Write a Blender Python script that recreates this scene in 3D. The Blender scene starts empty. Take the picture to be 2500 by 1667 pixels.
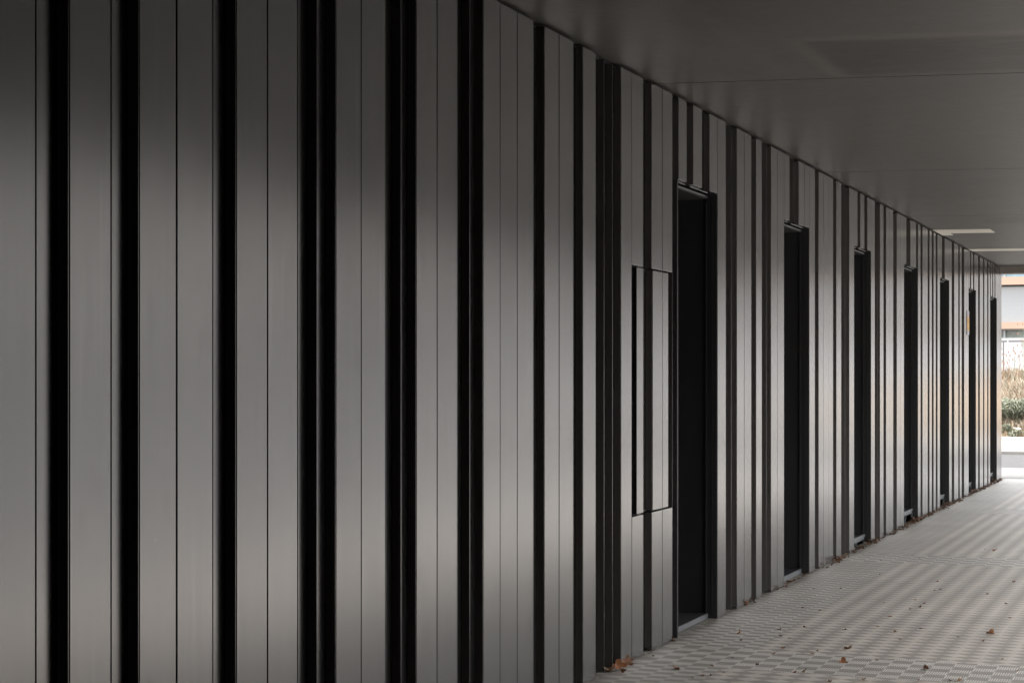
import bpy, bmesh, math, random
import numpy as np
from mathutils import Vector, Matrix
R = math.radians
random.seed(7); rng = np.random.default_rng(7)
C = bpy.context.scene.collection
sc = bpy.context.scene

# ------------------------------------------------------------------ camera
F_PX, EYE, TH = 4275.0, 1.4, math.atan(1700.3/4275.0)     # focal length in photo pixels, eye height, angle to the wall
HZ, CXP = 921.6, 1250.0
DIST = 2.6479
cam_d = bpy.data.cameras.new('camera'); cam = bpy.data.objects.new('camera', cam_d); C.objects.link(cam)
cam.location = (DIST, 0, EYE); cam.rotation_euler = (R(90), 0, TH)
cam_d.sensor_width = 36; cam_d.lens = 36*F_PX/2500; cam_d.shift_y = 88.1/2500
cam_d.clip_start = 0.05; cam_d.clip_end = 3000
sc.camera = cam
# ------------------------------------------------------------------ world, sun, exposure
SUN_EL, SUN_AZ = R(62), math.atan2(0.95, -0.30)           # azimuth measured from +Y towards +X
w = bpy.data.worlds.new('World'); sc.world = w; w.use_nodes = True
nt = w.node_tree; nt.nodes.clear()
sky = nt.nodes.new('ShaderNodeTexSky'); sky.sky_type = 'NISHITA'; sky.sun_disc = False
sky.sun_elevation = SUN_EL; sky.sun_rotation = SUN_AZ; sky.dust_density = 2.0; sky.air_density = 1.2
mixs = nt.nodes.new('ShaderNodeHueSaturation'); mixs.inputs['Saturation'].default_value = 0.12
bg = nt.nodes.new('ShaderNodeBackground'); bg.inputs[1].default_value = 0.15
wo = nt.nodes.new('ShaderNodeOutputWorld')
nt.links.new(sky.outputs[0], mixs.inputs['Color']); nt.links.new(mixs.outputs[0], bg.inputs[0]); nt.links.new(bg.outputs[0], wo.inputs[0])
sd = bpy.data.lights.new('sun', 'SUN'); sd.energy = 1.4; sd.angle = R(14); sd.color = (1.0, 0.975, 0.94)
so = bpy.data.objects.new('sun', sd); C.objects.link(so)
sdir = Vector((math.sin(SUN_AZ)*math.cos(SUN_EL), math.cos(SUN_AZ)*math.cos(SUN_EL), math.sin(SUN_EL)))
so.rotation_euler = sdir.to_track_quat('Z', 'Y').to_euler(); so.location = (20, -5, 25)
sc.view_settings.view_transform = 'Standard'; sc.view_settings.look = 'None'
sc.view_settings.exposure = 2.55; sc.view_settings.gamma = 1
sc.view_settings.use_curve_mapping = False
sc.cycles.max_bounces = 10; sc.cycles.diffuse_bounces = 5; sc.cycles.glossy_bounces = 6

# ------------------------------------------------------------------ helpers
def tag(o, label=None, cat=None, group=None, kind=None):
    if label: o['label'] = label
    if cat: o['category'] = cat
    if group: o['group'] = group
    if kind: o['kind'] = kind
    return o
def empty(name, loc=(0, 0, 0), **k):
    o = bpy.data.objects.new(name, None); o.location = loc; o.empty_display_size = 0.1; C.objects.link(o); return tag(o, **k)
def obj(name, verts, faces, mat, parent=None, loc=(0, 0, 0), smooth=False, **k):
    me = bpy.data.meshes.new(name); me.from_pydata([tuple(v) for v in verts], [], [tuple(f) for f in faces]); me.update()
    o = bpy.data.objects.new(name, me); C.objects.link(o); o.location = loc
    if mat: me.materials.append(mat)
    if parent: o.parent = parent
    if smooth:
        for p in me.polygons: p.use_smooth = True
    return tag(o, **k)
class MB:
    def __init__(s): s.v = []; s.f = []
    def box(s, x0, x1, y0, y1, z0, z1):
        n = len(s.v)
        s.v += [(x0,y0,z0),(x1,y0,z0),(x1,y1,z0),(x0,y1,z0),(x0,y0,z1),(x1,y0,z1),(x1,y1,z1),(x0,y1,z1)]
        s.f += [tuple(n+i for i in q) for q in ((0,3,2,1),(4,5,6,7),(0,1,5,4),(1,2,6,5),(2,3,7,6),(3,0,4,7))]; return s
    def tube(s, p, q, r, n=8, r2=None):
        p = Vector(p); q = Vector(q); d = (q-p).normalized(); a = d.orthogonal().normalized(); b = d.cross(a); r2 = r if r2 is None else r2
        k = len(s.v)
        for i in range(n):
            t = 2*math.pi*i/n; e = a*math.cos(t)+b*math.sin(t)
            s.v += [tuple(p+e*r), tuple(q+e*r2)]
        for i in range(n):
            j = (i+1) % n; s.f.append((k+2*i, k+2*j, k+2*j+1, k+2*i+1))
        s.f.append(tuple(k+2*i for i in range(n))[::-1]); s.f.append(tuple(k+2*i+1 for i in range(n))); return s
    def build(s, name, mat, parent=None, bevel=0, loc=(0,0,0), **k):
        o = obj(name, [(a-loc[0], b-loc[1], c-loc[2]) for a, b, c in s.v] if parent is None else s.v, s.f, mat, parent, loc if parent is None else (0,0,0), **k)
        if bevel:
            bm = bmesh.new(); bm.from_mesh(o.data)
            bmesh.ops.bevel(bm, geom=bm.edges[:], offset=bevel, segments=2, affect='EDGES', profile=0.5)
            bm.to_mesh(o.data); bm.free()
        return o
def wall_y(px):                                            # photo column -> distance along the wall plane
    a = (px-CXP)/F_PX
    rx = -math.sin(TH)+math.cos(TH)*a; ry = math.cos(TH)+math.sin(TH)*a
    return -DIST/rx*ry
def floor_xy(px, py, z=0.0):
    a = (px-CXP)/F_PX; e = -(py-HZ)/F_PX
    rx = -math.sin(TH)+math.cos(TH)*a; ry = math.cos(TH)+math.sin(TH)*a
    t = (z-EYE)/e; return DIST+t*rx, t*ry
CEIL = EYE*(1+1.0876)

# ------------------------------------------------------------------ materials
class NT:
    def __init__(s, name):
        s.m = bpy.data.materials.new(name); s.m.use_nodes = True; s.t = s.m.node_tree; s.t.nodes.clear()
        s.out = s.n('ShaderNodeOutputMaterial'); s.b = s.n('ShaderNodeBsdfPrincipled'); s.l(s.b.outputs[0], s.out.inputs[0])
    def n(s, t, **k):
        x = s.t.nodes.new(t)
        for a, v in k.items(): setattr(x, a, v)
        return x
    def l(s, a, b): s.t.links.new(a, b)
    def put(s, sock, v):
        if isinstance(v, (int, float)): sock.default_value = v
        elif isinstance(v, (tuple, list)): sock.default_value = tuple(v)+((1,) if len(v) == 3 and len(sock.default_value) == 4 else ())
        else: s.l(v, sock)
    def math(s, op, a, b=0.0, c=None):
        x = s.n('ShaderNodeMath', operation=op); s.put(x.inputs[0], a); s.put(x.inputs[1], b)
        if c is not None: s.put(x.inputs[2], c)
        return x.outputs[0]
    def mix(s, f, a, b, typ='MIX'):
        x = s.n('ShaderNodeMix', data_type='RGBA', blend_type=typ); s.put(x.inputs[0], f); s.put(x.inputs[6], a); s.put(x.inputs[7], b); return x.outputs[2]
    def mixf(s, f, a, b):
        x = s.n('ShaderNodeMix', data_type='FLOAT'); s.put(x.inputs[0], f); s.put(x.inputs[2], a); s.put(x.inputs[3], b); return x.outputs[0]
    def pos(s, scale=(1,1,1)):
        g = s.n('ShaderNodeNewGeometry'); v = s.n('ShaderNodeVectorMath', operation='MULTIPLY'); s.l(g.outputs['Position'], v.inputs[0]); v.inputs[1].default_value = scale; return v.outputs[0]
    def noise(s, scale, detail=4, vec=None, rough=0.55):
        x = s.n('ShaderNodeTexNoise'); x.inputs['Scale'].default_value = scale; x.inputs['Detail'].default_value = detail; x.inputs['Roughness'].default_value = rough
        s.l(vec if vec is not None else s.pos(), x.inputs['Vector']); return x.outputs['Fac']
    def ramp(s, f, stops):
        x = s.n('ShaderNodeValToRGB'); e = x.color_ramp.elements
        while len(e) < len(stops): e.new(0.5)
        for i, (p, c) in enumerate(stops): e[i].position = p; e[i].color = tuple(c)+(1,) if isinstance(c, (tuple, list)) else (c, c, c, 1)
        s.put(x.inputs[0], f); return x.outputs[0]
    def rng(s, f, a, b, c, d):
        x = s.n('ShaderNodeMapRange'); s.put(x.inputs[0], f)
        for i, v in enumerate((a, b, c, d)): x.inputs[i+1].default_value = v
        return x.outputs[0]
    def bump(s, h, strength, dist=0.01):
        x = s.n('ShaderNodeBump'); x.inputs['Strength'].default_value = strength; x.inputs['Distance'].default_value = dist; s.put(x.inputs['Height'], h); s.l(x.outputs[0], s.b.inputs['Normal'])
    def set(s, **k):
        for a, v in k.items(): s.put(s.b.inputs[a.replace('_', ' ')], v)
        return s
def simple(name, col, rough=0.6, var=0.12, scale=6, metal=0.0, bump=0.0, spec=0.5):
    s = NT(name); n = s.noise(scale, 5)
    c = s.mix(n, tuple(x*(1-var) for x in col), tuple(min(1, x*(1+var)) for x in col))
    s.set(Base_Color=c, Roughness=rough, Metallic=metal); s.b.inputs['Specular IOR Level'].default_value = spec
    if bump: s.bump(s.noise(scale*12, 6), bump)
    return s.m

def mat_panel(name, base, r0, r1):
    s = NT(name)
    oi = s.n('ShaderNodeObjectInfo')
    big = s.noise(1.4, 3, s.pos((1, 2.2, 0.8)))
    streak = s.noise(9, 5, s.pos((1, 3.5, 0.25)))
    fine = s.noise(220, 3)
    smud = s.rng(s.noise(5.5, 6, s.pos((1, 1, 0.6)), 0.62), 0.60, 0.78, 0, 1)
    tint = s.rng(oi.outputs['Random'], 0, 1, 0.89, 1.08)
    c = s.mix(streak, tuple(x*0.91 for x in base), tuple(x*1.09 for x in base))
    hv = s.n('ShaderNodeHueSaturation'); s.l(c, hv.inputs['Color']); s.l(tint, hv.inputs['Value'])
    # pale splash marks low down and a few dust specks
    z = s.n('ShaderNodeSeparateXYZ'); s.l(s.pos(), z.inputs[0])
    low = s.math('MULTIPLY', s.rng(z.outputs[2], 0.0, 0.35, 1, 0), s.rng(s.noise(14, 5), 0.4, 0.7, 0, 1))
    sp = s.n('ShaderNodeTexVoronoi'); sp.inputs['Scale'].default_value = 4.2; s.l(s.pos(), sp.inputs['Vector'])
    speck = s.math('LESS_THAN', sp.outputs['Distance'], 0.016)
    c2 = s.mix(s.math('MULTIPLY', low, 0.30), hv.outputs[0], (0.26, 0.27, 0.275))
    c2 = s.mix(s.math('MULTIPLY', speck, 0.25), c2, (0.6, 0.58, 0.52))
    sc_ = s.rng(s.noise(2.6, 7, s.pos((1, 1.3, 0.8)), 0.68), 0.56, 0.66, 0, 0.22); c2 = s.mix(sc_, c2, tuple(x*0.62 for x in base))
    run = s.rng(s.noise(26, 3, s.pos((1, 1.0, 0.03)), 0.5), 0.62, 0.72, 0, 0.22); c2 = s.mix(run, c2, tuple(x*1.5 for x in base))
    rr = s.math('ADD', s.rng(big, 0.3, 0.7, r0, r1), s.math('MULTIPLY', smud, 0.012))
    rr = s.math('ADD', rr, s.math('MULTIPLY', s.math('SUBTRACT', fine, 0.5), 0.01))
    lw = s.n('ShaderNodeLayerWeight'); lw.inputs['Blend'].default_value = 0.5
    f5 = s.math('POWER', lw.outputs['Facing'], 5.0)
    spec = s.mix(f5, c2, (1, 1, 1))
    bp = s.n('ShaderNodeBump'); bp.inputs['Strength'].default_value = 0.10; bp.inputs['Distance'].default_value = 0.012
    s.l(s.noise(2.3, 1, s.pos((1, 1.6, 0.7))), bp.inputs['Height'])
    g1 = s.n('ShaderNodeBsdfAnisotropic', distribution='BECKMANN'); g2 = s.n('ShaderNodeBsdfAnisotropic', distribution='BECKMANN')
    for g in (g1, g2): s.l(spec, g.inputs['Color']); s.l(bp.outputs[0], g.inputs['Normal'])
    s.l(rr, g1.inputs['Roughness']); s.l(s.math('ADD', rr, 0.13), g2.inputs['Roughness'])
    df = s.n('ShaderNodeBsdfDiffuse'); s.l(s.mix(0.92, c2, (0.004, 0.004, 0.004)), df.inputs['Color'])
    m1 = s.n('ShaderNodeMixShader'); m1.inputs[0].default_value = 0.12; s.l(g1.outputs[0], m1.inputs[1]); s.l(g2.outputs[0], m1.inputs[2])
    m2 = s.n('ShaderNodeAddShader'); s.l(m1.outputs[0], m2.inputs[0]); s.l(df.outputs[0], m2.inputs[1])
    s.t.nodes.remove(s.b); s.l(m2.outputs[0], s.out.inputs[0])
    return s.m
M_PANEL = mat_panel('grey_coated_metal', (0.168, 0.162, 0.158), 0.232, 0.262)
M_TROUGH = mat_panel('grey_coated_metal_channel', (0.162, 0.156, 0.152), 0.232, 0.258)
M_RETURN = simple('dark_return', (0.068, 0.061, 0.057), 0.45, 0.15, 8, spec=0.35)  # channel sides, darker than the channel backs
M_BLACK = simple('black_backing', (0.02, 0.019, 0.018), 0.8, 0.2)
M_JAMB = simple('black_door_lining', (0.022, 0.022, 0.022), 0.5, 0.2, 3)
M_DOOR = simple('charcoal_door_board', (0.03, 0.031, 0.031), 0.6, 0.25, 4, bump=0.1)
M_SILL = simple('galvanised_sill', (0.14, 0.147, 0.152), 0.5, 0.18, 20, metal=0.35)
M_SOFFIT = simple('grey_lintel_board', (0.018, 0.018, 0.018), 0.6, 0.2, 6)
M_TRIM = simple('bright_metal_angle', (0.2, 0.2, 0.19), 0.35, 0.1, 20, metal=0.6)

def mat_ceiling():
    s = NT('ceiling_board'); xyz = s.n('ShaderNodeSeparateXYZ'); s.l(s.pos(), xyz.inputs[0]); X, Y = xyz.outputs[0], xyz.outputs[1]
    fib = s.noise(30, 5, s.pos((0.35, 2.6, 1)), 0.7)
    big = s.noise(0.9, 4, s.pos((0.8, 1, 1)))
    base = s.mix(fib, (0.062, 0.057, 0.053), (0.080, 0.074, 0.068))
    base = s.mix(s.rng(big, 0.35, 0.7, 0, 0.35), base, (0.047, 0.045, 0.044))
    # browner patch beside the joint, and paler areas near the wall
    Ys = s.math('SUBTRACT', Y, s.math('MULTIPLY', X, 0.2))
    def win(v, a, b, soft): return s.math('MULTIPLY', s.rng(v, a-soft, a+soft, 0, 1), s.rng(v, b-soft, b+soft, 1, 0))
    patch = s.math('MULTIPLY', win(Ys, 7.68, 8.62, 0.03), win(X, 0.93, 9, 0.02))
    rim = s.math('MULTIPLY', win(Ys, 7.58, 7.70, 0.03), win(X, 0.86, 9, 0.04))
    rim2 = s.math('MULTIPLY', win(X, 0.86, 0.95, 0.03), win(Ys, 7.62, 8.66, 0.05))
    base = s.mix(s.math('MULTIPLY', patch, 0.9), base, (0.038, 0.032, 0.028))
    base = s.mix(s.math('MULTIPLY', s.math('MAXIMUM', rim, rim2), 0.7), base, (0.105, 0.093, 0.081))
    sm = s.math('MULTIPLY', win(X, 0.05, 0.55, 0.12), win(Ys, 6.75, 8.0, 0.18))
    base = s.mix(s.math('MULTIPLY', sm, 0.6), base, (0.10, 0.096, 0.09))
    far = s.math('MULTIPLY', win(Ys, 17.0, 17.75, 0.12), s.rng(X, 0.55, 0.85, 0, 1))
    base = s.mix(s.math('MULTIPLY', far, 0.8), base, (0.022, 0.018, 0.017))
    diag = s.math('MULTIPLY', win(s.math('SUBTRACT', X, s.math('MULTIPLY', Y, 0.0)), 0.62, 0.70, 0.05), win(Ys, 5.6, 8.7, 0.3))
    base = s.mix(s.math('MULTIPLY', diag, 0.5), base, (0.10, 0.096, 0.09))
    stn = s.rng(s.noise(0.55, 5, s.pos((1.6, 1, 1)), 0.6), 0.52, 0.60, 0, 0.35); base = s.mix(stn, base, (0.082, 0.077, 0.072))
    stk = s.rng(s.noise(2.2, 4, s.pos((0.12, 2.2, 1)), 0.6), 0.5, 0.66, 0, 0.4); base = s.mix(stk, base, (0.083, 0.078, 0.073))
    s.set(Base_Color=base, Roughness=s.rng(fib, 0.3, 0.7, 0.41, 0.50), Specular_IOR_Level=0.3); s.bump(s.math('ADD', fib, s.noise(140, 3)), 0.06, 0.003)
    return s.m
M_CEIL = mat_ceiling()
M_PALE = simple('ceiling_sun_patch', (0.74, 0.70, 0.62), 0.6, 0.06, 5)
M_BEAM = simple('edge_beam_paint', (0.22, 0.19, 0.165), 0.55, 0.12, 5)

def mat_paving():
    s = NT('patterned_paving'); xyz = s.n('ShaderNodeSeparateXYZ'); s.l(s.pos(), xyz.inputs[0]); X, Y = xyz.outputs[0], xyz.outputs[1]
    fr = lambda v: s.math('FRACT', s.math('ADD', v, 1000.0))
    # lozenge field
    px, py = 0.133, 0.107
    ux = s.math('ABSOLUTE', s.math('SUBTRACT', fr(s.math('DIVIDE', X, px)), 0.5))
    uy = s.math('ABSOLUTE', s.math('SUBTRACT', fr(s.math('ADD', s.math('DIVIDE', s.math('SUBTRACT', Y, 8.77), py), 0.5)), 0.5))
    dsum = s.math('ADD', ux, uy)
    loz = s.rng(dsum, 0.46, 0.54, 1, 0)
    # ribbed chequer border: strip along the wall and bands across
    fb = s.math('MODULO', s.math('ADD', Y, 5.2*4-8.22), 5.2)
    band = s.math('LESS_THAN', fb, 0.59)
    strip = s.math('LESS_THAN', X, 0.47)
    border = s.math('MAXIMUM', band, strip)
    per = s.mixf(band, 0.115, 0.175)
    col = s.math('FLOOR', s.math('DIVIDE', X, 0.1))
    ph = fr(s.math('ADD', s.math('DIVIDE', s.math('SUBTRACT', Y, 8.24), per), s.math('MULTIPLY', col, 0.5)))
    ribc = s.math('LESS_THAN', ph, 0.5)
    rf = s.math('ABSOLUTE', s.math('SUBTRACT', fr(s.math('DIVIDE', X, 0.0111)), 0.5))
    rib = s.math('MULTIPLY', ribc, s.rng(rf, 0.20, 0.30, 1, 0))
    sep = s.rng(s.math('ABSOLUTE', s.math('SUBTRACT', fr(s.math('ADD', s.math('DIVIDE', X, 0.1), 0.5)), 0.5)), 0.035, 0.06, 1, 0)
    # joints between the slabs
    jy = s.math('LESS_THAN', s.math('ABSOLUTE', s.math('SUBTRACT', fr(s.math('DIVIDE', s.math('SUBTRACT', Y, 8.22), 0.59)), 0.5)), 0.0035)
    gr = s.noise(260, 4); mid = s.noise(7, 5); big = s.noise(0.8, 4)
    fieldc = s.mix(loz, (0.60, 0.545, 0.475), (0.365, 0.328, 0.285))
    flat = (0.335, 0.305, 0.27)
    bc = s.mix(s.math('MULTIPLY', ribc, 1.0), flat, (0.345, 0.322, 0.288))
    bc = s.mix(s.math('MULTIPLY', sep, 0.35), bc, (0.60, 0.57, 0.52))
    bc = s.mix(rib, bc, (0.76, 0.715, 0.645))
    c = s.mix(border, fieldc, bc)
    wn = s.n('ShaderNodeTexWhiteNoise', noise_dimensions='2D'); cv = s.n('ShaderNodeCombineXYZ')
    s.l(s.math('FLOOR', s.math('DIVIDE', X, 0.4)), cv.inputs[0]); s.l(s.math('FLOOR', s.math('DIVIDE', s.math('SUBTRACT', Y, 8.22), 0.4)), cv.inputs[1]); s.l(cv.outputs[0], wn.inputs['Vector'])
    val = s.math('MULTIPLY', s.rng(mid, 0.25, 0.75, 0.86, 1.12), s.math('MULTIPLY', s.rng(big, 0.3, 0.7, 0.93, 1.06), s.math('MULTIPLY', s.rng(wn.outputs['Value'], 0, 1, 0.88, 0.98), s.rng(gr, 0.3, 0.7, 0.93, 1.07))))
    hv = s.n('ShaderNodeHueSaturation'); s.l(c, hv.inputs['Color']); s.l(val, hv.inputs['Value'])
    st = s.rng(s.noise(3.1, 6, s.pos((1, 1, 1)), 0.7), 0.62, 0.74, 0, 0.4)
    c = s.mix(st, hv.outputs[0], (0.20, 0.185, 0.16))
    c = s.mix(s.math('MULTIPLY', jy, 0.5), c, (0.14, 0.13, 0.115))
    dirt = s.math('MULTIPLY', s.rng(X, 0.0, 0.07, 0.75, 0.0), s.rng(s.noise(11, 4), 0.3, 0.6, 0.3, 1)); c = s.mix(dirt, c, (0.10, 0.085, 0.065))
    s.set(Base_Color=c, Roughness=s.rng(mid, 0.3, 0.7, 0.42, 0.55))
    hgt = s.mixf(border, s.math('MULTIPLY', s.rng(dsum, 0.0, 1.0, 0, 1), 1.0), s.math('ADD', rib, s.math('MULTIPLY', sep, 0.6)))
    s.bump(s.math('ADD', hgt, s.math('MULTIPLY', gr, 0.25)), 0.35, 0.003)
    return s.m
M_PAVE = mat_paving()
def mat_ground(name, a, b, sc_=3, rough=0.85, joints=None, fleck=0.1):
    s = NT(name); n = s.noise(sc_, 6); g = s.noise(180, 3); c = s.mix(n, a, b)
    hv = s.n('ShaderNodeHueSaturation'); s.l(c, hv.inputs['Color']); s.l(s.rng(g, 0.3, 0.7, 1-fleck, 1+fleck), hv.inputs['Value']); c = hv.outputs[0]
    if joints:
        xyz = s.n('ShaderNodeSeparateXYZ'); s.l(s.pos(), xyz.inputs[0]); m = None
        for ax, p in joints:
            f = s.math('ABSOLUTE', s.math('SUBTRACT', s.math('FRACT', s.math('ADD', s.math('DIVIDE', xyz.outputs[ax], p), 500.0)), 0.5)); k = s.math('LESS_THAN', f, 0.008/p)
            m = k if m is None else s.math('MAXIMUM', m, k)
        c = s.mix(s.math('MULTIPLY', m, 0.6), c, tuple(x*0.4 for x in a))
    s.set(Base_Color=c, Roughness=rough); s.bump(g, 0.2, 0.004); return s.m
M_CONC = mat_ground('pale_concrete', (0.125, 0.126, 0.126), (0.155, 0.156, 0.156), 2, joints=[(1, 1.45), (0, 2.0)])
M_PATH = mat_ground('smooth_concrete', (0.125, 0.122, 0.117), (0.16, 0.156, 0.15), 2, joints=[(1, 1.45)])
M_ASPH = mat_ground('worn_asphalt', (0.045, 0.044, 0.043), (0.068, 0.066, 0.064), 3, fleck=0.25)
M_WALK = mat_ground('dusty_pavement', (0.15, 0.14, 0.128), (0.20, 0.188, 0.172), 2.5, joints=[(1, 3.9)])
M_EARTH = mat_ground('dry_earth', (0.20, 0.13, 0.08), (0.32, 0.24, 0.16), 4, fleck=0.3)
M_LAND = mat_ground('open_ground', (0.17, 0.163, 0.152), (0.23, 0.222, 0.208), 0.3)

# ------------------------------------------------------------------ the setting: ground
def sheet(name, x0, x1, y0, y1, z, mat):
    return obj(name, [(x0,y0,z),(x1,y0,z),(x1,y1,z),(x0,y1,z)], [(0,1,2,3)], mat, kind='structure')
YE = wall_y(2445.3)                                       # far corner of the wall
Y_A = floor_xy(2470, 1141)[1]; Y_B = floor_xy(2470, 1108)[1]; Y_C = floor_xy(2470, 1071)[1]
sheet('ground', -900, 900, -900, 900, -0.016, M_LAND)
sheet('pavement', -0.2, 4.0, -3.0, YE+0.15, 0.0, M_PAVE)
sheet('forecourt', 4.0, 40, -30, YE+0.15, -0.004, M_CONC)
sheet('path', -40, 40, YE+0.15, Y_A, -0.004, M_PATH)
sheet('road', -60, 60, Y_A, Y_B, -0.010, M_ASPH)
MB().box(-60, 60, Y_B, Y_B+0.15, -0.012, 0.045).box(-60, 60, Y_B+0.15, Y_C+0.3, -0.012, 0.04).build('sidewalk', M_WALK, kind='structure')

# ------------------------------------------------------------------ the clad wall
seq = []
def S(kind, *xs):
    for a, b in zip(xs[:-1], xs[1:]): seq.append([kind, wall_y(a), wall_y(b)])
P, T, D = 'P', 'T', 'D'
for k, xs in [(T,(88,169)),(P,(169,271.7)),(T,(271.7,340)),(P,(340,431.5,520)),(T,(520,577)),(P,(577,653.5,727)),(T,(727,775,820)),(P,(820,882.2,941.5)),
 (T,(941.5,980,1016.6)),(P,(1016.6,1067.4,1116.5)),(T,(1116.5,1147.7,1179.6)),(P,(1179.6,1221,1263.2,1302.7)),(T,(1302.7,1329.5)),(P,(1329.5,1365.2,1399.7)),
 (T,(1399.7,1423)),(P,(1423,1454.3)),(T,(1454.3,1477.5,1497,1516.1)),(P,(1516.1,1542.5)),('H',(1542.5,1641.5)),(T,(1641.5,1656.5)),(D,(1656.5,1752)),
 (P,(1752,1772.4)),(T,(1772.4,1786,1798.8)),(P,(1798.8,1817,1834.9)),(T,(1834.9,1846)),(P,(1846,1862.6)),(T,(1862.6,1872.3,1882.5)),(P,(1882.5,1898,1914.5)),
 (D,(1914.5,1976.2)),(P,(1976.2,1990.7)),(T,(1990.7,1998.5)),(P,(1998.5,2010.4,2023.2,2035)),(T,(2035,2042)),(P,(2042,2053.9)),(T,(2053.9,2063.5,2073.4)),
 (P,(2073.4,2085.2)),(D,(2085.2,2126.9)),(P,(2126.9,2137.1)),(T,(2137.1,2143.0,2148.5)),(P,(2148.5,2158.4)),(T,(2158.4,2163.1)),(P,(2163.1,2172,2180.8)),
 (T,(2180.8,2189.5)),(P,(2189.5,2198,2207)),(D,(2207,2241.4)),(P,(2241.4,2249)),(T,(2249,2252.4)),(P,(2252.4,2259.3,2266.2)),(T,(2266.2,2269.4)),
 (P,(2269.4,2276.4)),(T,(2276.4,2279.5)),(P,(2279.5,2286)),(T,(2286,2289)),(P,(2289,2295)),(D,(2295,2317.4)),(P,(2317.4,2323.5)),(T,(2323.5,2329.7)),
 (P,(2329.7,2335.1,2340.5)),(T,(2340.5,2343.2)),(P,(2343.2,2348)),(T,(2348,2353.9)),(P,(2353.9,2359.4,2365)),(D,(2365,2382.6)),(P,(2382.6,2388)),
 (T,(2388,2392.2)),(P,(2392.2,2396.5,2400.7)),(T,(2400.7,2403)),(P,(2403,2406.9,2410.8)),(T,(2410.8,2413)),(P,(2413,2417.3)),(D,(2417.3,2433.7)),
 (P,(2433.7,2437.7,2441.5,2445.3))]:
    S(k, *xs)
# behind the camera the same cladding runs on
y = wall_y(88); pre = []
for k in 'PTPPTPPPTPTPPTTPPTPPPTPTP':
    wd = 0.186 if k == P else 0.128; pre.append([k, y-wd, y]); y -= wd
YS = y
seq = pre[::-1]+seq
def snap(q):                                               # channels seen edge-on: the lit strip inside them merged with the panel before
    for i in range(len(q)-1, 0, -1):
        k, a, b = q[i]
        if k == T and b-a < 0.121 and q[i-1][0] in 'PT':
            q[i][1] = b-0.126; q[i-1][2] = b-0.126
snap(seq)
upper = {}
for (a, b), items in {(1656.5,1752):[(P,1656.5,1676.7),(T,1676.7,1692),(P,1692,1714),(T,1714,1732),(P,1732,1752)],
 (1914.5,1976.2):[(P,1914.5,1927.8),(T,1927.8,1938.6),(T,1938.6,1950.2),(P,1950.2,1963.9),(P,1963.9,1976.2)],
 (2085.2,2126.9):[(P,2085.2,2093.6),(T,2093.6,2100.4),(P,2100.4,2110.3),(T,2110.3,2117.6),(P,2117.6,2126.9)],
 (2207,2241.4):[(P,2207,2212.8),(T,2212.8,2217.6),(T,2217.6,2222.7),(P,2222.7,2229.7),(P,2229.7,2236.6),(T,2236.6,2241.4)],
 (2295,2317.4):[(P,2295,2299.5),(T,2299.5,2303),(T,2303,2306.5),(P,2306.5,2312),(P,2312,2317.4)],
 (2365,2382.6):[(P,2365,2368.2),(T,2368.2,2370.9),(P,2370.9,2375.7),(T,2375.7,2378.6),(P,2378.6,2382.6)],
 (2417.3,2433.7):[(T,2417.3,2418.9),(P,2418.9,2422.6),(T,2422.6,2424.7),(P,2424.7,2428.2),(T,2428.2,2430.2),(P,2430.2,2433.7)]}.items():
    upper[round(wall_y(a), 3)] = [[k, wall_y(u), wall_y(v)] for k, u, v in items]

DEP = 0.034
ZT = CEIL-0.016; ZB = 0.006; ZL = 2.466
wall = empty('clad_wall', (0, 0, 0), label='long dark grey metal clad wall with vertical ribs and seven tall door openings', cat='wall')
# matt black carrier wall behind the sheets, broken at the doorways
core = MB(); last = YS
for k, a, b in seq:
    if k == D:
        core.box(-0.30, -0.055, last, a-0.02, 0.0, CEIL); core.box(-0.30, -0.055, a-0.02, b+0.02, ZL+0.02, CEIL); last = b+0.02
core.box(-0.30, -0.055, last, YE-0.004, 0.0, CEIL)
core.box(-7.0, -0.30, YE-0.30, YE-0.003, 0.0, CEIL).box(-7.0, -6.8, YS, YE-0.3, 0.0, CEIL)
core.build('backing_wall', M_BLACK, wall)
GAP = 0.0034
def panel(a, b, z0, z1, parent=wall, x=0.0, name='cladding_panel', first=GAP, lastg=GAP, mat=None):
    a += first; b -= lastg; cy = (a+b)/2; cz = (z0+z1)/2
    t = random.uniform(-1, 1)*0.0005
    m = MB(); m.box(x-0.030, x, a-cy, b-cy, z0-cz, z1-cz)
    o = m.build(name, mat or M_PANEL, parent, bevel=0.0012)
    o.location = (t, cy, cz); o.rotation_euler = (0, 0, R(random.uniform(-0.10, 0.10)))
    return o
def trough(a, b, z0, z1, parent=wall, prev_panel=True, x=0.0, name='recessed_channel'):
    th = 0.0016; a += 0.0045 if prev_panel else 0.0012; b -= 0.0006
    cy = (a+b)/2; m = MB(); A, B = a-cy, b-cy
    m.box(x-DEP-th, x-DEP, A, B, z0, z1)                                   # back
    m.box(x-DEP, x-0.0015, A, A+th, z0, z1).box(x-DEP, x-0.0015, B-th, B, z0, z1)
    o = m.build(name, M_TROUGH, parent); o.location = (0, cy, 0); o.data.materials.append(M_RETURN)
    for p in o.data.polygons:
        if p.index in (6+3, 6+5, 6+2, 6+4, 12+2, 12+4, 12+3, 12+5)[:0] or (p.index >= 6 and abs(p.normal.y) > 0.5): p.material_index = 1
    return o
prevk = P
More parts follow.
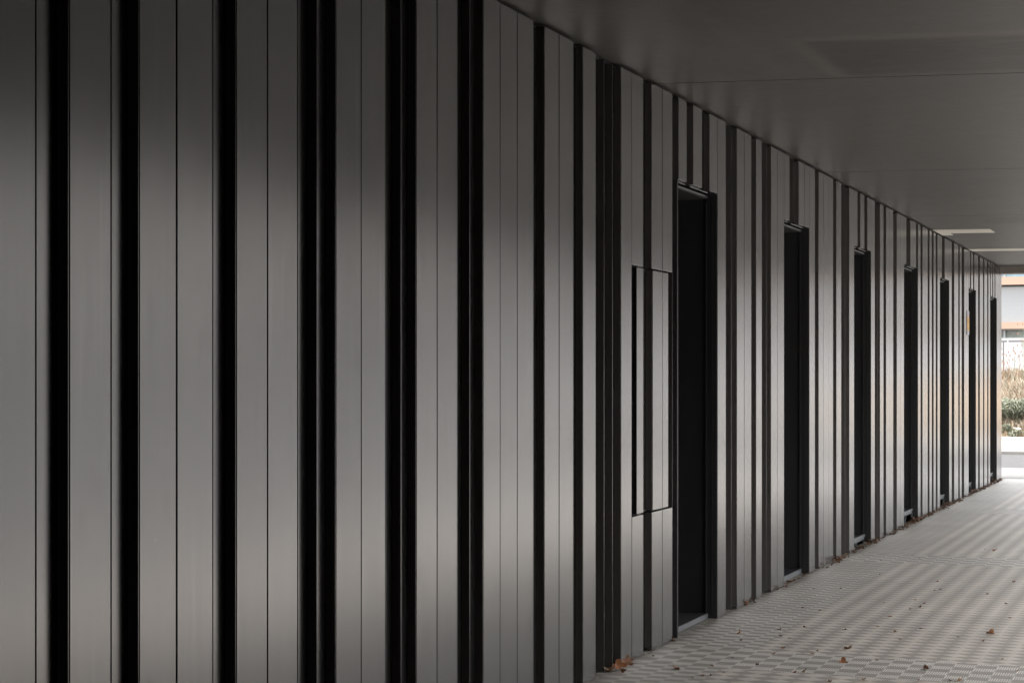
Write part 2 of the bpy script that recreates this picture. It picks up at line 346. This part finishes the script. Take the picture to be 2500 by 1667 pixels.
for i, (k, a, b) in enumerate(seq):
    nxt = seq[i+1][0] if i+1 < len(seq) else None
    if k == P:
        panel(a, b, ZB, ZT)
    elif k == T:
        trough(a, b, ZB+0.01, ZT-0.004, prev_panel=(prevk != T))
    elif k == D:
        pk = P
        for (kk, u, v) in upper[round(a, 3)]:
            if kk == P: panel(u, v, ZL, ZT, name='cladding_panel')
            else: trough(u, v, ZL, ZT-0.004, prev_panel=(pk != T))
            pk = kk
    prevk = k
# last corner return sheet
cr = MB(); cr.box(-0.35, -0.002, 0, 0.012, 0, CEIL-0.03); o = cr.build('corner_sheet', M_PANEL, wall); o.location = (0, YE-0.002, 0.006)

# the stretch with the hatch: columns above and below, hatch leaf between
hx = [1542.5, 1570.3, 1591, 1617, 1641.5]; hy = [wall_y(v) for v in hx]; Z0, Z1 = 0.716, 1.953
for z0, z1 in ((ZB, Z0-0.005), (Z1+0.005, ZT)):
    panel(hy[0], hy[1], z0, z1); trough(hy[1], hy[2], z0+(0.01 if z0 < 0.1 else 0), z1-0.002); panel(hy[2], hy[3], z0, z1); panel(hy[3], hy[4], z0, z1)
ha, hb = wall_y(1554), wall_y(1632)
hatch = MB().box(-0.052, -0.046, hy[0]+0.004, hy[4]-0.004, Z0, Z1).build('service_hatch', M_BLACK, wall)
panel(ha, hy[1]+0.002, Z0+0.004, Z1-0.004, hatch, name='hatch_panel')
trough(hy[1]+0.006, hy[2]+0.014, Z0+0.004, Z1-0.004, hatch, name='hatch_channel')
panel(hy[2]+0.016, hy[3]+0.006, Z0+0.004, Z1-0.004, hatch, name='hatch_panel')
panel(hy[3]+0.006, hb, Z0+0.004, Z1-0.004, hatch, name='hatch_panel')

# doorways
sills = [0.032, 0.036, 0.080, 0.118, 0.122, 0.122, 0.124]
for n, (k, a, b) in enumerate([q for q in seq if q[0] == D]):
    zs = sills[n]; DD = -0.78
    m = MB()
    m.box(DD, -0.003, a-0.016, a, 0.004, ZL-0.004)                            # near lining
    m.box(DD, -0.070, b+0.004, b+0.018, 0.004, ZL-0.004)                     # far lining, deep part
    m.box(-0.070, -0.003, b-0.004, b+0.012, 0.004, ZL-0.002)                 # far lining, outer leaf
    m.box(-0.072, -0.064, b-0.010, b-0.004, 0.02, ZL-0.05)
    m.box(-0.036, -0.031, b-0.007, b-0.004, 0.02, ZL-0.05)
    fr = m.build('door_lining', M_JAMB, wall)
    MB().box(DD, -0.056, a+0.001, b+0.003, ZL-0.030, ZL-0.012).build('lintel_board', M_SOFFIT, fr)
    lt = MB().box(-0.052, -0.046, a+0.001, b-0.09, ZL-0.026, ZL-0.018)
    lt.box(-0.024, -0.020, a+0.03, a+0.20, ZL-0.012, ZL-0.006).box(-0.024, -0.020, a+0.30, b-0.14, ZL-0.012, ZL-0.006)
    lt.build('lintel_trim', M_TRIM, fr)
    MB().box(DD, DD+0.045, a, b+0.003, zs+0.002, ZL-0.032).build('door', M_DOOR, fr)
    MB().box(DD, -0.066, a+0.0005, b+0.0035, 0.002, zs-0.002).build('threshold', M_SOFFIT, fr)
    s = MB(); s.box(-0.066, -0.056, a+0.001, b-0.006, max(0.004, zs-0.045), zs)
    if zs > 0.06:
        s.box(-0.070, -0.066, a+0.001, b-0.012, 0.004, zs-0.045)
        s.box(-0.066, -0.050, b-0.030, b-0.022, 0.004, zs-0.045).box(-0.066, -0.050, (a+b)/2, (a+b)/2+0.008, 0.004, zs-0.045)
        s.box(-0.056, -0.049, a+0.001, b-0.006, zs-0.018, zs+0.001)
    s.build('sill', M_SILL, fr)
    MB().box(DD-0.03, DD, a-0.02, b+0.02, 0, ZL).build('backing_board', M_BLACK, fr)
# frames hide the daylight behind: closed room behind the openings is the lining itself

# paper notice beside the sixth doorway
def mat_flat(name, c, r=0.6): return simple(name, c, r, 0.05, 30)
na, nb = wall_y(2359.6), wall_y(2365.2)-0.004
notice = MB().box(0.0012, 0.006, na, nb, 1.905, 2.190).build('paper_notice', mat_flat('notice_white', (0.55, 0.53, 0.56)), loc=(0, na, 1.905),
    label='white and orange paper notice fixed to the cladding beside a far doorway', cat='notice')
MB().box(0.005-0, 0.0075, 0.006, nb-na-0.006, 0.055, 0.212).build('orange_field', mat_flat('notice_orange', (0.80, 0.47, 0.14)), notice)
MB().box(0.005, 0.0085, 0.03, nb-na-0.03, 0.150, 0.158).box(0.005, 0.0085, 0.03, nb-na-0.03, 0.172, 0.178).build('text_line', mat_flat('notice_ink', (0.45, 0.20, 0.10)), notice)

# ------------------------------------------------------------------ ceiling slab
ceil = empty('ceiling_slab', (0, 0, CEIL), label='dark grey flat ceiling slab over the covered passage', cat='ceiling')
def cbuild(m, name, mat, bevel=0):
    o = m.build(name, mat, ceil, bevel); 
    for v in o.data.vertices: v.co.z -= CEIL
    return o
def sk(X, Y): return Y+0.2*X                               # the ceiling joints run slightly askew of the wall
XW = 3.85
def board(y0, y1, x0=-7.0, x1=XW, z=0.0, name='ceiling_board'):
    g = 0.006; zz = CEIL+z
    v = [(x0, sk(x0, y0)+g, zz), (x1, sk(x1, y0)+g, zz), (x1, sk(x1, y1)-g, zz), (x0, sk(x0, y1)-g, zz)]
    v += [(a, b, CEIL+0.04) for a, b, c in v]
    m = MB(); m.v = v; m.f = [(0,3,2,1),(4,5,6,7),(0,1,5,4),(1,2,6,5),(2,3,7,6),(3,0,4,7)]
    return cbuild(m, name, M_CEIL)
js = [-4.2, 0.3, 4.5, 8.72, 12.94, 16.80, 20.95]
for a, b in zip(js[:-1], js[1:]): board(a, b)
# end piece meets the straight edge beam
m = MB(); x0, x1 = -7.0, XW; v = [(x0, sk(x0, 20.95)+0.003, CEIL), (x1, sk(x1, 20.95)+0.003, CEIL), (x1, YE-0.16, CEIL), (x0, YE-0.16, CEIL)]
m.v = v+[(a, b, CEIL+0.04) for a, b, c in v]; m.f = [(0,3,2,1),(4,5,6,7),(0,1,5,4),(1,2,6,5),(2,3,7,6),(3,0,4,7)]; cbuild(m, 'ceiling_board', M_CEIL)
def sun_patch(x0, x1, ya, yb, name='pale_sun_patch'):
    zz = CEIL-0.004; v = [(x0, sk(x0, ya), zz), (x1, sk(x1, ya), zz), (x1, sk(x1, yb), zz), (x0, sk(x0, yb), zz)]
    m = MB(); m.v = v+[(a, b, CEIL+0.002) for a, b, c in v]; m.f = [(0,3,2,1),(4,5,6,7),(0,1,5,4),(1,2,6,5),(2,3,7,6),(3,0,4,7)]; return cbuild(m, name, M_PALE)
sun_patch(0.004, 0.565, 18.38, 18.84); sun_patch(0.004, 0.115, 18.845, 19.11); sun_patch(0.004, 2.2, 21.29, 21.64)  # sunlight thrown onto the ceiling, put in as cream-coloured patches
cbuild(MB().box(-7.0, XW, YE-0.155, YE+0.12, CEIL-0.10, CEIL+0.039), 'edge_beam', M_BEAM, 0.004)
cbuild(MB().box(XW-0.02, XW+0.22, -2.2, YE+0.12, CEIL-0.20, CEIL+0.7), 'fascia', M_BEAM)
cbuild(MB().box(-7.2, XW-0.025, -4.0, YE+0.10, CEIL+0.045, CEIL+0.66), 'roof_deck', M_BEAM)
# unseen dark wall added behind and beside the camera to darken the passage
MB().box(-0.3, 3.80, -2.6, -2.3, 0.0, CEIL-0.002).box(3.58, 3.80, -2.3, 6.0, 0.0, CEIL-0.002).build('shading_wall', simple('dark_render', (0.035, 0.033, 0.031), 0.8, 0.15), loc=(3, -2.45, 0), label='unseen dark wall added behind and beside the viewer to darken the passage', cat='wall')

# unseen building added across the forecourt to even the reflections in the cladding
op = empty('reflection_block', (27, 40, 0), label='unseen long low pale block added across the forecourt to even the cladding reflections', cat='building')
MO = simple('reflection_block_render', (0.58, 0.565, 0.54), 0.8, 0.08, 0.6); MOG = simple('block_glass', (0.10, 0.11, 0.12), 0.15, 0.2, 0.5)
MB().box(0, 9, -62, 130, 0, 8.6).build('wall', MO, op)
for zz_ in (1.2, 4.9):
    for k in range(24): MB().box(-0.05, 0.0, -60+8*k, -57.4+8*k, zz_, zz_+1.7).build('window', MOG, op)

# ------------------------------------------------------------------ dry leaves
def mat_leaf(name, a, b):
    s = NT(name); n = s.noise(60, 4); oi = s.n('ShaderNodeObjectInfo')
    c = s.mix(n, a, b); hv = s.n('ShaderNodeHueSaturation'); s.l(c, hv.inputs['Color']); s.l(s.rng(oi.outputs['Random'], 0, 1, 0.65, 1.35), hv.inputs['Value'])
    s.set(Base_Color=hv.outputs[0], Roughness=0.6); return s.m
ML = [mat_leaf('leaf_orange', (0.22, 0.085, 0.032), (0.30, 0.13, 0.055)), mat_leaf('leaf_brown', (0.13, 0.06, 0.03), (0.25, 0.12, 0.06)), mat_leaf('leaf_tan', (0.40, 0.27, 0.16), (0.30, 0.17, 0.08))]
def leaf_mesh(seed, curl):
    r = random.Random(seed); n = 40; rings = 4; v = [(0, 0, 0)]; f = []
    lob = r.choice([3, 5, 5])
    for j in range(1, rings+1):
        t = j/rings
        for i in range(n):
            a = 2*math.pi*i/n
            rad = (0.52+0.48*abs(math.cos(a*lob/2))**1.2)*(1+0.08*r.uniform(-1, 1)*t)
            x = math.cos(a)*rad*t; y_ = math.sin(a)*rad*t*0.8
            v.append((x, y_, 0))
    v = [(x, y_, curl*(y_*y_*1.0+0.45*x*x)+0.10*curl*math.sin(5*x+r.random())*math.cos(4*y_)) for x, y_, z in v]
    for i in range(n): f.append((0, 1+i, 1+(i+1) % n))
    for j in range(1, rings):
        for i in range(n):
            a = 1+(j-1)*n+i; b = 1+(j-1)*n+(i+1) % n; f.append((a, a+n, b+n, b))
    # stalk
    k = len(v); z0 = curl*0.35
    v += [(0.75, 0.02, z0*0.8), (0.75, -0.02, z0*0.8), (1.5, 0.01, z0*0.5+0.03), (1.5, -0.01, z0*0.5+0.03)]; f.append((k, k+2, k+3, k+1))
    zmin = min(p[2] for p in v); v = [(x, y_, z-zmin) for x, y_, z in v]
    me = bpy.data.meshes.new('leaf'); me.from_pydata(v, [], f)
    for p in me.polygons: p.use_smooth = True
    return me
LM = []
for i in range(9):
    me = leaf_mesh(i, [0.25, 0.6, 0.9, 0.45, 0.7, 1.0, 0.5, 0.3, 0.8][i]); me.materials.append(ML[[1, 0, 1, 2, 0, 1, 2, 1, 0][i]]); LM.append(me)
def leaf(x, y_, size, k, rz, tilt=(0, 0), z=0.002, label='small dry brown leaf lying on the patterned paving', group='dry leaves scattered on the paving'):
    o = bpy.data.objects.new('dry_leaf', LM[k]); C.objects.link(o); o.location = (x, y_, z); o.scale = (size, size, size); o.rotation_euler = (tilt[0], tilt[1], rz)
    return tag(o, label=label, cat='leaf', group=group)
pts = []
for X_, Y_ in [(2350,640),(1925,770),(2300,925),(1830,968),(2110,1050),(1590,1065),(1720,1140),(1575,1172),(1480,1180),(1365,1195),(915,950),(700,1040)]:
    pts.append((1400+X_/4.704, 1400+Y_/4.704, 0.012))
for X_, Y_ in [(240,720),(395,748),(70,868),(15,928),(25,995),(110,1012),(45,1105),(325,1160),(375,1137),(640,930),(255,908),(665,1115),(940,1222),(1165,1025),(1265,733),
    (1355,715),(1010,675),(1310,645),(1065,805),(1475,760),(1400,680),(1370,920),(1520,470),(1495,557),(1550,543),(1760,553),(2000,590),(1980,160),(2180,685),(2220,818),
    (1965,1040),(2145,1210),(2255,475),(2290,1325),(160,1340),(820,1405),(1340,1412),(1650,1420),(490,1430),(970,402),(595,537),(340,535),(1350,247),(985,262),(950,900),(1120,950),(1720,998)]:
    pts.append((1900+X_/3.92, 1300+Y_/3.92, 0.0112))
for n, (a, b, s_) in enumerate(pts):
    x, y_ = floor_xy(a, b); k = random.randrange(9); tone = ['dark brown', 'orange brown', 'pale tan'][{0: 1, 1: 0, 2: 2}[[1, 0, 1, 2, 0, 1, 2, 1, 0][k]]]
    fb = (y_-8.22) % 5.2
    zone = 'ribbed border beside the wall' if x < 0.47 else 'front ribbed band' if 8.22 <= y_ < 8.81 else 'paving at the near edge, before the front band' if y_ < 8.22 else 'lozenge paving between the front and middle bands' if y_ < 13.42 else 'middle ribbed band' if y_ < 14.01 else 'lozenge paving beyond the middle band'
    leaf(x, y_, s_*random.uniform(0.8, 1.35), k, random.uniform(0, 6.28), (random.uniform(-0.3, 0.3), random.uniform(-0.3, 0.3)), label='small %s leaf lying on the %s' % (tone, zone), group='%s leaves on the %s' % (tone, zone))
def special(ax, ay, s_, k, label, tilt=(0, 0), z=0.002, rz=None, group=None):
    x, y_ = floor_xy(ax, ay); o = leaf(x, y_, s_, k, random.uniform(0, 6.28) if rz is None else rz, tilt, z, label, group)
    return o
special(1649, 1633, 0.027, 2, 'broad curled brown leaf on the ribbed border near the hatch', (0.5, 0.2))
special(1806, 1546, 0.025, 5, 'dark folded leaf on the light edge line of the wall border', (0.9, 0.1))
special(2059, 1616.5, 0.027, 4, 'rounded russet leaf on the front ribbed band of the paving', (0.7, 0.5))
special(2070, 1584, 0.031, 6, 'large pale tan curled leaf just behind the front ribbed band', (0.4, 0.3))
special(2262, 1634, 0.028, 2, 'long twisted brown leaf lying across the front ribbed band', (0.3, 0.2))
special(2419, 1546, 0.027, 4, 'upright orange leaf standing on its edge near the right side', (1.0, 0.2))
special(2429, 1344, 0.031, 1, 'bright rust leaf farthest out on the right, behind the middle band', (0.5, 0.3))
special(1964, 1640, 0.026, 3, 'small peach leaf at the near edge of the front ribbed band', (0.8, 0.3))
special(2342, 1662, 0.027, 6, 'crumpled tan leaf cut by the bottom edge at the right', (0.6, 0.3))
# the little heap in the channel near the bottom of the picture
heap = 'leaves heaped in the channel foot'
x, y_ = floor_xy(1492, 1637)
for lab, dx, dy, s_, k, tl, z in [('large orange leaf lying in the heap at the foot of the dark channels', 0.0, 0.0, 0.033, 1, (0.5, 0.4), 0.006),
    ('tall curled orange leaf standing up in the heap by the channels', 0.035, 0.02, 0.033, 4, (1.3, 0.2), 0.03),
    ('dark brown leaf propped against the panel edge behind the heap', 0.045, 0.10, 0.036, 5, (1.1, -0.3), 0.03),
    ('pale tan leaf at the front edge of the heap by the channels', -0.005, -0.03, 0.036, 6, (0.3, 0.2), 0.004),
    ('small dark leaf to the right of the heap at the foot of the wall', 0.075, -0.015, 0.028, 2, (0.5, 0.4), 0.004)]:
    leaf(x+dx, y_+dy, s_, k, random.uniform(0, 6.28), tl, z, lab, heap)
special(1840, 1469, 0.031, 1, 'orange leaf caught at the foot of the channel past the first doorway', (0.9, 0.2))
special(1821, 1477, 0.032, 2, 'brown leaf leaning on the panel foot just past the first doorway', (0.7, 0.2))
special(1636, 1564, 0.030, 5, 'brown leaf tucked against the panel foot beside the first doorway', (0.9, 0.2))
# litter line along the wall foot: nobody could count it
V = []; FC = []
def addleaf(x, y_, s_, z, rz, tx, ty):
    k = len(V); M = Matrix.Rotation(rz, 3, 'Z') @ Matrix.Rotation(tx, 3, 'X') @ Matrix.Rotation(ty, 3, 'Y')
    for p in [(-1,0,0.0),(-0.4,0.6,0.25),(0.5,0.55,0.2),(1,0,0.05),(0.45,-0.55,0.25),(-0.4,-0.5,0.2),(0,0,-0.05)]:
        q = M @ Vector(p)*s_; V.append((x+q.x, y_+q.y, z+q.z))
    for i in range(6): FC.append((k+6, k+i, k+(i+1) % 6))
for _ in range(900):
    u = random.random()**0.75; yy = 11.2+u*(YE-11.2); 
    if random.random() < 0.35*(math.sin(yy*2.1)+1)*(1-u*0.6): continue
    inside = any(k in 'TD' and a < yy < b for k, a, b in seq)
    x = abs(random.gauss(0, 0.022))+0.004 if not (inside and random.random() < 0.6) else random.uniform(-0.028, 0.01)
    addleaf(x, yy, random.uniform(0.007, 0.019), random.uniform(0.006, 0.016), random.uniform(0, 6.28), random.uniform(-0.7, 0.7), random.uniform(-0.7, 0.7))
for _ in range(160):
    yy = random.choice([13.3, 14.9, 17.3, 17.38, 19.6, 22.0, 24.2])+random.gauss(0, 0.06); addleaf(random.uniform(-0.05, 0.05), yy, random.uniform(0.012, 0.026), random.uniform(0.008, 0.03), random.uniform(0, 6.28), random.uniform(-1, 1), random.uniform(-1, 1))
obj('leaf_litter', V, FC, mat_leaf('litter', (0.19, 0.095, 0.05), (0.09, 0.055, 0.035)), kind='stuff', label='thin line of dry leaf litter along the foot of the clad wall', cat='leaf litter')

# ------------------------------------------------------------------ beyond the passage: bank, plants, rail, building
def bank_z(x, y_):
    t = min(1, max(0, (y_-Y_C-0.1)/6.5)); return 0.03+1.38*t*t*(3-2*t)+0.10*math.sin(x*0.9+1)*t+0.06*math.sin(x*2.3+y_*1.7)*t
nx, ny = 90, 34; V = []; FC = []
for j in range(ny):
    for i in range(nx):
        x = -22+27*i/(nx-1); y_ = Y_C+0.12+11*j/(ny-1); V.append((x, y_, bank_z(x, y_)+random.uniform(-0.012, 0.012)))
for j in range(ny-1):
    for i in range(nx-1): a = j*nx+i; FC.append((a, a+1, a+nx+1, a+nx))
obj('terrain', V, FC, M_EARTH, kind='structure', smooth=True)
def blades(name, pts, hmin, hmax, wdt, mats, label, cat, lean=0.5, kind='stuff'):
    V = []; FC = []; MI = []
    for (x, y_, z) in pts:
        h = random.uniform(hmin, hmax); a = random.uniform(0, 6.28); l = random.uniform(0.1, lean)*h; dx, dy = math.cos(a)*l, math.sin(a)*l
        b = random.uniform(0, 6.28); wx, wy = math.cos(b)*wdt/2, math.sin(b)*wdt/2; k = len(V)
        V += [(x-wx, y_-wy, z-0.02), (x+wx, y_+wy, z-0.02), (x+dx*0.35+wx*0.8, y_+dy*0.35+wy*0.8, z+h*0.55), (x+dx*0.35-wx*0.8, y_+dy*0.35-wy*0.8, z+h*0.55), (x+dx, y_+dy, z+h*(1-0.25*l/h))]
        FC += [(k, k+1, k+2, k+3), (k+3, k+2, k+4)]; mi = random.choice(range(len(mats))); MI += [mi, mi]
    o = obj(name, V, FC, None, label=label, cat=cat, kind=kind)
    for m_ in mats: o.data.materials.append(m_)
    o.data.polygons.foreach_set('material_index', MI); return o
G1 = [simple('straw_a', (0.24, 0.19, 0.135), 0.8), simple('straw_b', (0.16, 0.12, 0.082), 0.8), simple('straw_c', (0.32, 0.27, 0.20), 0.8), simple('rust_stem', (0.20, 0.12, 0.07), 0.8)]
G2 = [simple('green_a', (0.12, 0.135, 0.085), 0.7), simple('green_b', (0.19, 0.205, 0.14), 0.7), simple('green_c', (0.29, 0.285, 0.22), 0.7), simple('green_d', (0.12, 0.13, 0.09), 0.7)]
pts = []
while len(pts) < 34000:
    x = random.uniform(-14, 4.8) if random.random() < 0.4 else random.uniform(-3.6, 0.8); y_ = Y_C+0.9+random.random()*8.0
    if 0.5+0.5*math.sin(x*3.1+y_*1.3)*math.cos(x*1.2-y_*2.9) > random.random()*0.9: pts.append((x, y_, bank_z(x, y_)))
blades('dry_grass', pts, 0.08, 0.42, 0.012, G1+[G2[2]], 'tall straw coloured dry grass covering the bank beyond the road', 'grass', 1.3)
pts = []
for _ in range(9000):
    x = random.uniform(-14, 4.8); y_ = Y_C+0.15+random.random()*1.8; pts.append((x, y_, bank_z(x, y_)))
blades('weeds', pts, 0.04, 0.17, 0.016, [G2[1], G2[2], G1[3], G1[3], G2[0]], 'low green and rusty weeds along the foot of the grassy bank', 'weeds', 0.8)
def shrub(x, y_, w_, h_, n, label, seed):
    r = random.Random(seed); z = bank_z(x, y_); V = []; FC = []; MI = []
    for _ in range(n):
        a = r.uniform(0, 6.28); el = r.uniform(0.0, 1.35); L = r.uniform(0.45, 1.0)
        ex = math.cos(a)*math.cos(el)*w_*L; ey = math.sin(a)*math.cos(el)*w_*0.7*L; ez = math.sin(el)*h_*L
        k = len(V); b = r.uniform(0, 6.28); wd = 0.010; wx, wy = math.cos(b)*wd, math.sin(b)*wd
        V += [(x+ex*0.25-wx, y_+ey*0.25-wy, z+ez*0.3), (x+ex*0.25+wx, y_+ey*0.25+wy, z+ez*0.3), (x+ex*0.7+wx, y_+ey*0.7+wy, z+ez*0.95), (x+ex*0.7-wx, y_+ey*0.7-wy, z+ez*0.95), (x+ex, y_+ey, z+ez*0.85+0.02)]
        FC += [(k, k+1, k+2, k+3), (k+3, k+2, k+4)]; mi = r.choice([0, 1, 1, 2, 2, 3]); MI += [mi, mi]
    rt = empty('shrub', (x, y_, z), label=label, cat='shrub')
    o = obj('foliage', [(p[0]-x, p[1]-y_, p[2]-z) for p in V], FC, None, rt)
    for m_ in G2: o.data.materials.append(m_)
    o.data.polygons.foreach_set('material_index', MI)
    st = MB()
    for i in range(7):
        a = r.uniform(0, 6.28); st.tube((0, 0, -0.03), (math.cos(a)*w_*0.45, math.sin(a)*w_*0.35, h_*0.6), 0.012, 5, 0.005)
    st.build('stem', G1[3], rt)
def at(px, py, dist_y):                                    # a point beyond the wall at a chosen distance along Y
    a = (px-CXP)/F_PX; rx = -math.sin(TH)+math.cos(TH)*a; ry = math.cos(TH)+math.sin(TH)*a; t = dist_y/ry
    return DIST+t*rx, dist_y, EYE-(py-HZ)/F_PX*t
x, y_, z = at(2476, 990, Y_C+2.0); shrub(x, y_, 1.15, 0.66, 5200, 'grey green bushy shrub in the middle of the dry bank', 3)
x, y_, z = at(2458, 1040, Y_C+0.9); shrub(x, y_, 0.26, 0.28, 700, 'small dark green shrub low on the bank near the wall corner', 4)
x, y_, z = at(2484, 1062, Y_C+0.5); shrub(x, y_, 0.30, 0.16, 700, 'low olive green clump at the very foot of the bank', 5)
x, y_, z = at(2560, 985, Y_C+2.4); shrub(x, y_, 0.6, 0.55, 1500, 'green shrub farther along the bank to the right', 6)
# seed-head plants standing above the grass
def seedplant(px, top, dy, label, seed):
    r = random.Random(seed); x, y_, zt = at(px, top, Y_C+dy); z = bank_z(x, y_); h = zt-z
    rt = empty('wild_plant', (x, y_, z), label=label, cat='plant')
    st = MB(); heads = []; n = r.randint(4, 6)
    st.tube((0, 0, -0.03), (0.02, 0, h*0.72), 0.009, 5, 0.006)
    for i in range(n):
        a = r.uniform(0, 6.28); b0 = r.uniform(0.35, 0.72)*h; e = (math.cos(a)*r.uniform(0.06, 0.24), math.sin(a)*0.15, min(h, b0+r.uniform(0.15, 0.42)*h))
        st.tube((0.01, 0, b0), e, 0.005, 4, 0.003); heads.append(e)
    st.build('stem', G1[3] if seed % 2 else G2[1], rt); [MB().tube((e[0], e[1], e[2]-0.012), (e[0], e[1], e[2]+0.035), 0.019, 6, 0.011).build('seed_head', G1[3], rt) for e in heads]
seedplant(2462, 851, 5.4, 'thin brown stalk with seed heads just right of the rail post', 11)
seedplant(2476, 842, 5.8, 'green branching plant with seed heads in front of the white wall', 12)
seedplant(2488, 843, 5.6, 'brown branching plant with small seed heads left of the right edge', 13)
seedplant(2497, 792, 5.2, 'tallest dry seed stalk at the right edge reaching the window band', 14)
seedplant(2448, 868, 5.0, 'short seed stalk right against the wall corner', 15)
# scrap of white paper on the bank
x, y_, z = at(2484, 1051, Y_C+0.7)
V = []; FC = []
for j in range(5):
    for i in range(7): V.append((-0.085+0.17*i/6, 0.05*(j/4-0.5), 0.010+0.018*math.sin(i*1.3+j)+0.012*math.cos(j*2.1)))
for j in range(4):
    for i in range(6): a = j*7+i; FC.append((a, a+1, a+8, a+7))
o = obj('paper_scrap', V, FC, simple('white_paper', (0.82, 0.82, 0.8), 0.6, 0.03), None, (x, y_, bank_z(x, y_)+0.15), label='crumpled white scrap lying low on the grassy bank', cat='litter'); o.rotation_euler = (0.5, 0.1, -0.1); o.modifiers.new('s', 'SOLIDIFY').thickness = 0.003
# rail on top of the bank
YR = Y_C+7.6; zr = at(2470, 831, YR)[2]
rail = empty('metal_railing', (0, YR, 1.1), label='thin dark metal railing along the top of the bank', cat='railing')
MR = simple('dark_rail_paint', (0.12, 0.12, 0.12), 0.5)
MB().box(-20, at(2458.5, 831, YR)[0], -0.02, 0.02, zr-1.1-0.045, zr-1.1).box(at(2462.5, 831, YR)[0], 5, -0.02, 0.02, zr-1.1-0.045, zr-1.1).build('top_rail', MR, rail)
xp = at(2450, 840, YR)[0]
for k in range(-8, 5): MB().box(xp+k*1.9-0.018, xp+k*1.9+0.018, -0.018, 0.018, -0.3, zr-1.1-0.045).build('rail_post', MR, rail)
MB().box(-20, 5, -0.008, 0.008, 0.28, 0.30).build('lower_rail', MR, rail)
# the building behind
YB = Y_C+15.0
zz = lambda py: at(2475, py, YB)[2]
bld = empty('office_building', (0, YB, 0), label='white and peach banded building behind the railing', cat='building')
W1 = simple('white_render', (0.42, 0.42, 0.42), 0.7, 0.02, 2); W2 = simple('pale_grey_panel', (0.25, 0.258, 0.262), 0.6, 0.03, 1.5); PCH = simple('peach_band', (0.34, 0.235, 0.175), 0.7, 0.05, 1.5)
DK = simple('dark_reveal_line', (0.16, 0.16, 0.18), 0.6)
def glass(name, a, b, sc_):
    s = NT(name); v = s.n('ShaderNodeTexVoronoi'); v.inputs['Scale'].default_value = sc_; s.l(s.pos((0.6, 1, 1.6)), v.inputs['Vector'])
    s.set(Base_Color=s.mix(s.noise(sc_*2, 4), a, b), Roughness=0.12); return s.m
GL1 = glass('blue_window_glass', (0.12, 0.20, 0.26), (0.30, 0.46, 0.50), 2.0); GL2 = glass('dark_window_glass', (0.06, 0.08, 0.09), (0.34, 0.36, 0.30), 3.0)
XL, XR = -45, 30
def bandb(name, mat, pa, pb, y0=0.0, lo=None):
    z1 = zz(pa); z0 = zz(pb) if lo is None else lo; return MB().box(XL, XR, y0, 6.0+y0, z0+0.002, z1-0.002).build(name, mat, bld)
bandb('base_wall', W1, 824.5, 0, 0.0, 0.0)
bandb('lower_band', PCH, 786, 803, -0.12)
bandb('wall_panel', W2, 700, 786, 0.0)
bandb('dark_reveal', DK, 695.5, 700, 0.14)  # dark strip set back between the bands
bandb('upper_band', PCH, 676, 695.5, -0.14)
bandb('parapet', W2, 560, 640, 0.0)
bandb('roof_band', PCH, 540, 560, -0.1)
for (nm, gl, pa, pb) in (('lower_window', GL2, 803, 824.5), ('upper_window', GL1, 640, 676)):
    x = at(2447, 800, YB)[0]-22.0; k = 0
    while x < 24:
        z1, z0 = zz(pa), zz(pb); wd = [1.25, 2.3, 0.9, 1.7][k % 4]
        f_ = MB(); f_.box(x, x+0.06, 0.05, 0.35, z0, z1).box(x+0.062, x+wd, 0.05, 0.35, z1-0.04, z1)
        fo = f_.build(nm, W2, bld); MB().box(x+0.062, x+wd, 0.24, 0.30, z0, z1-0.042).build('pane', gl, fo)
        x += wd+0.002; k += 1
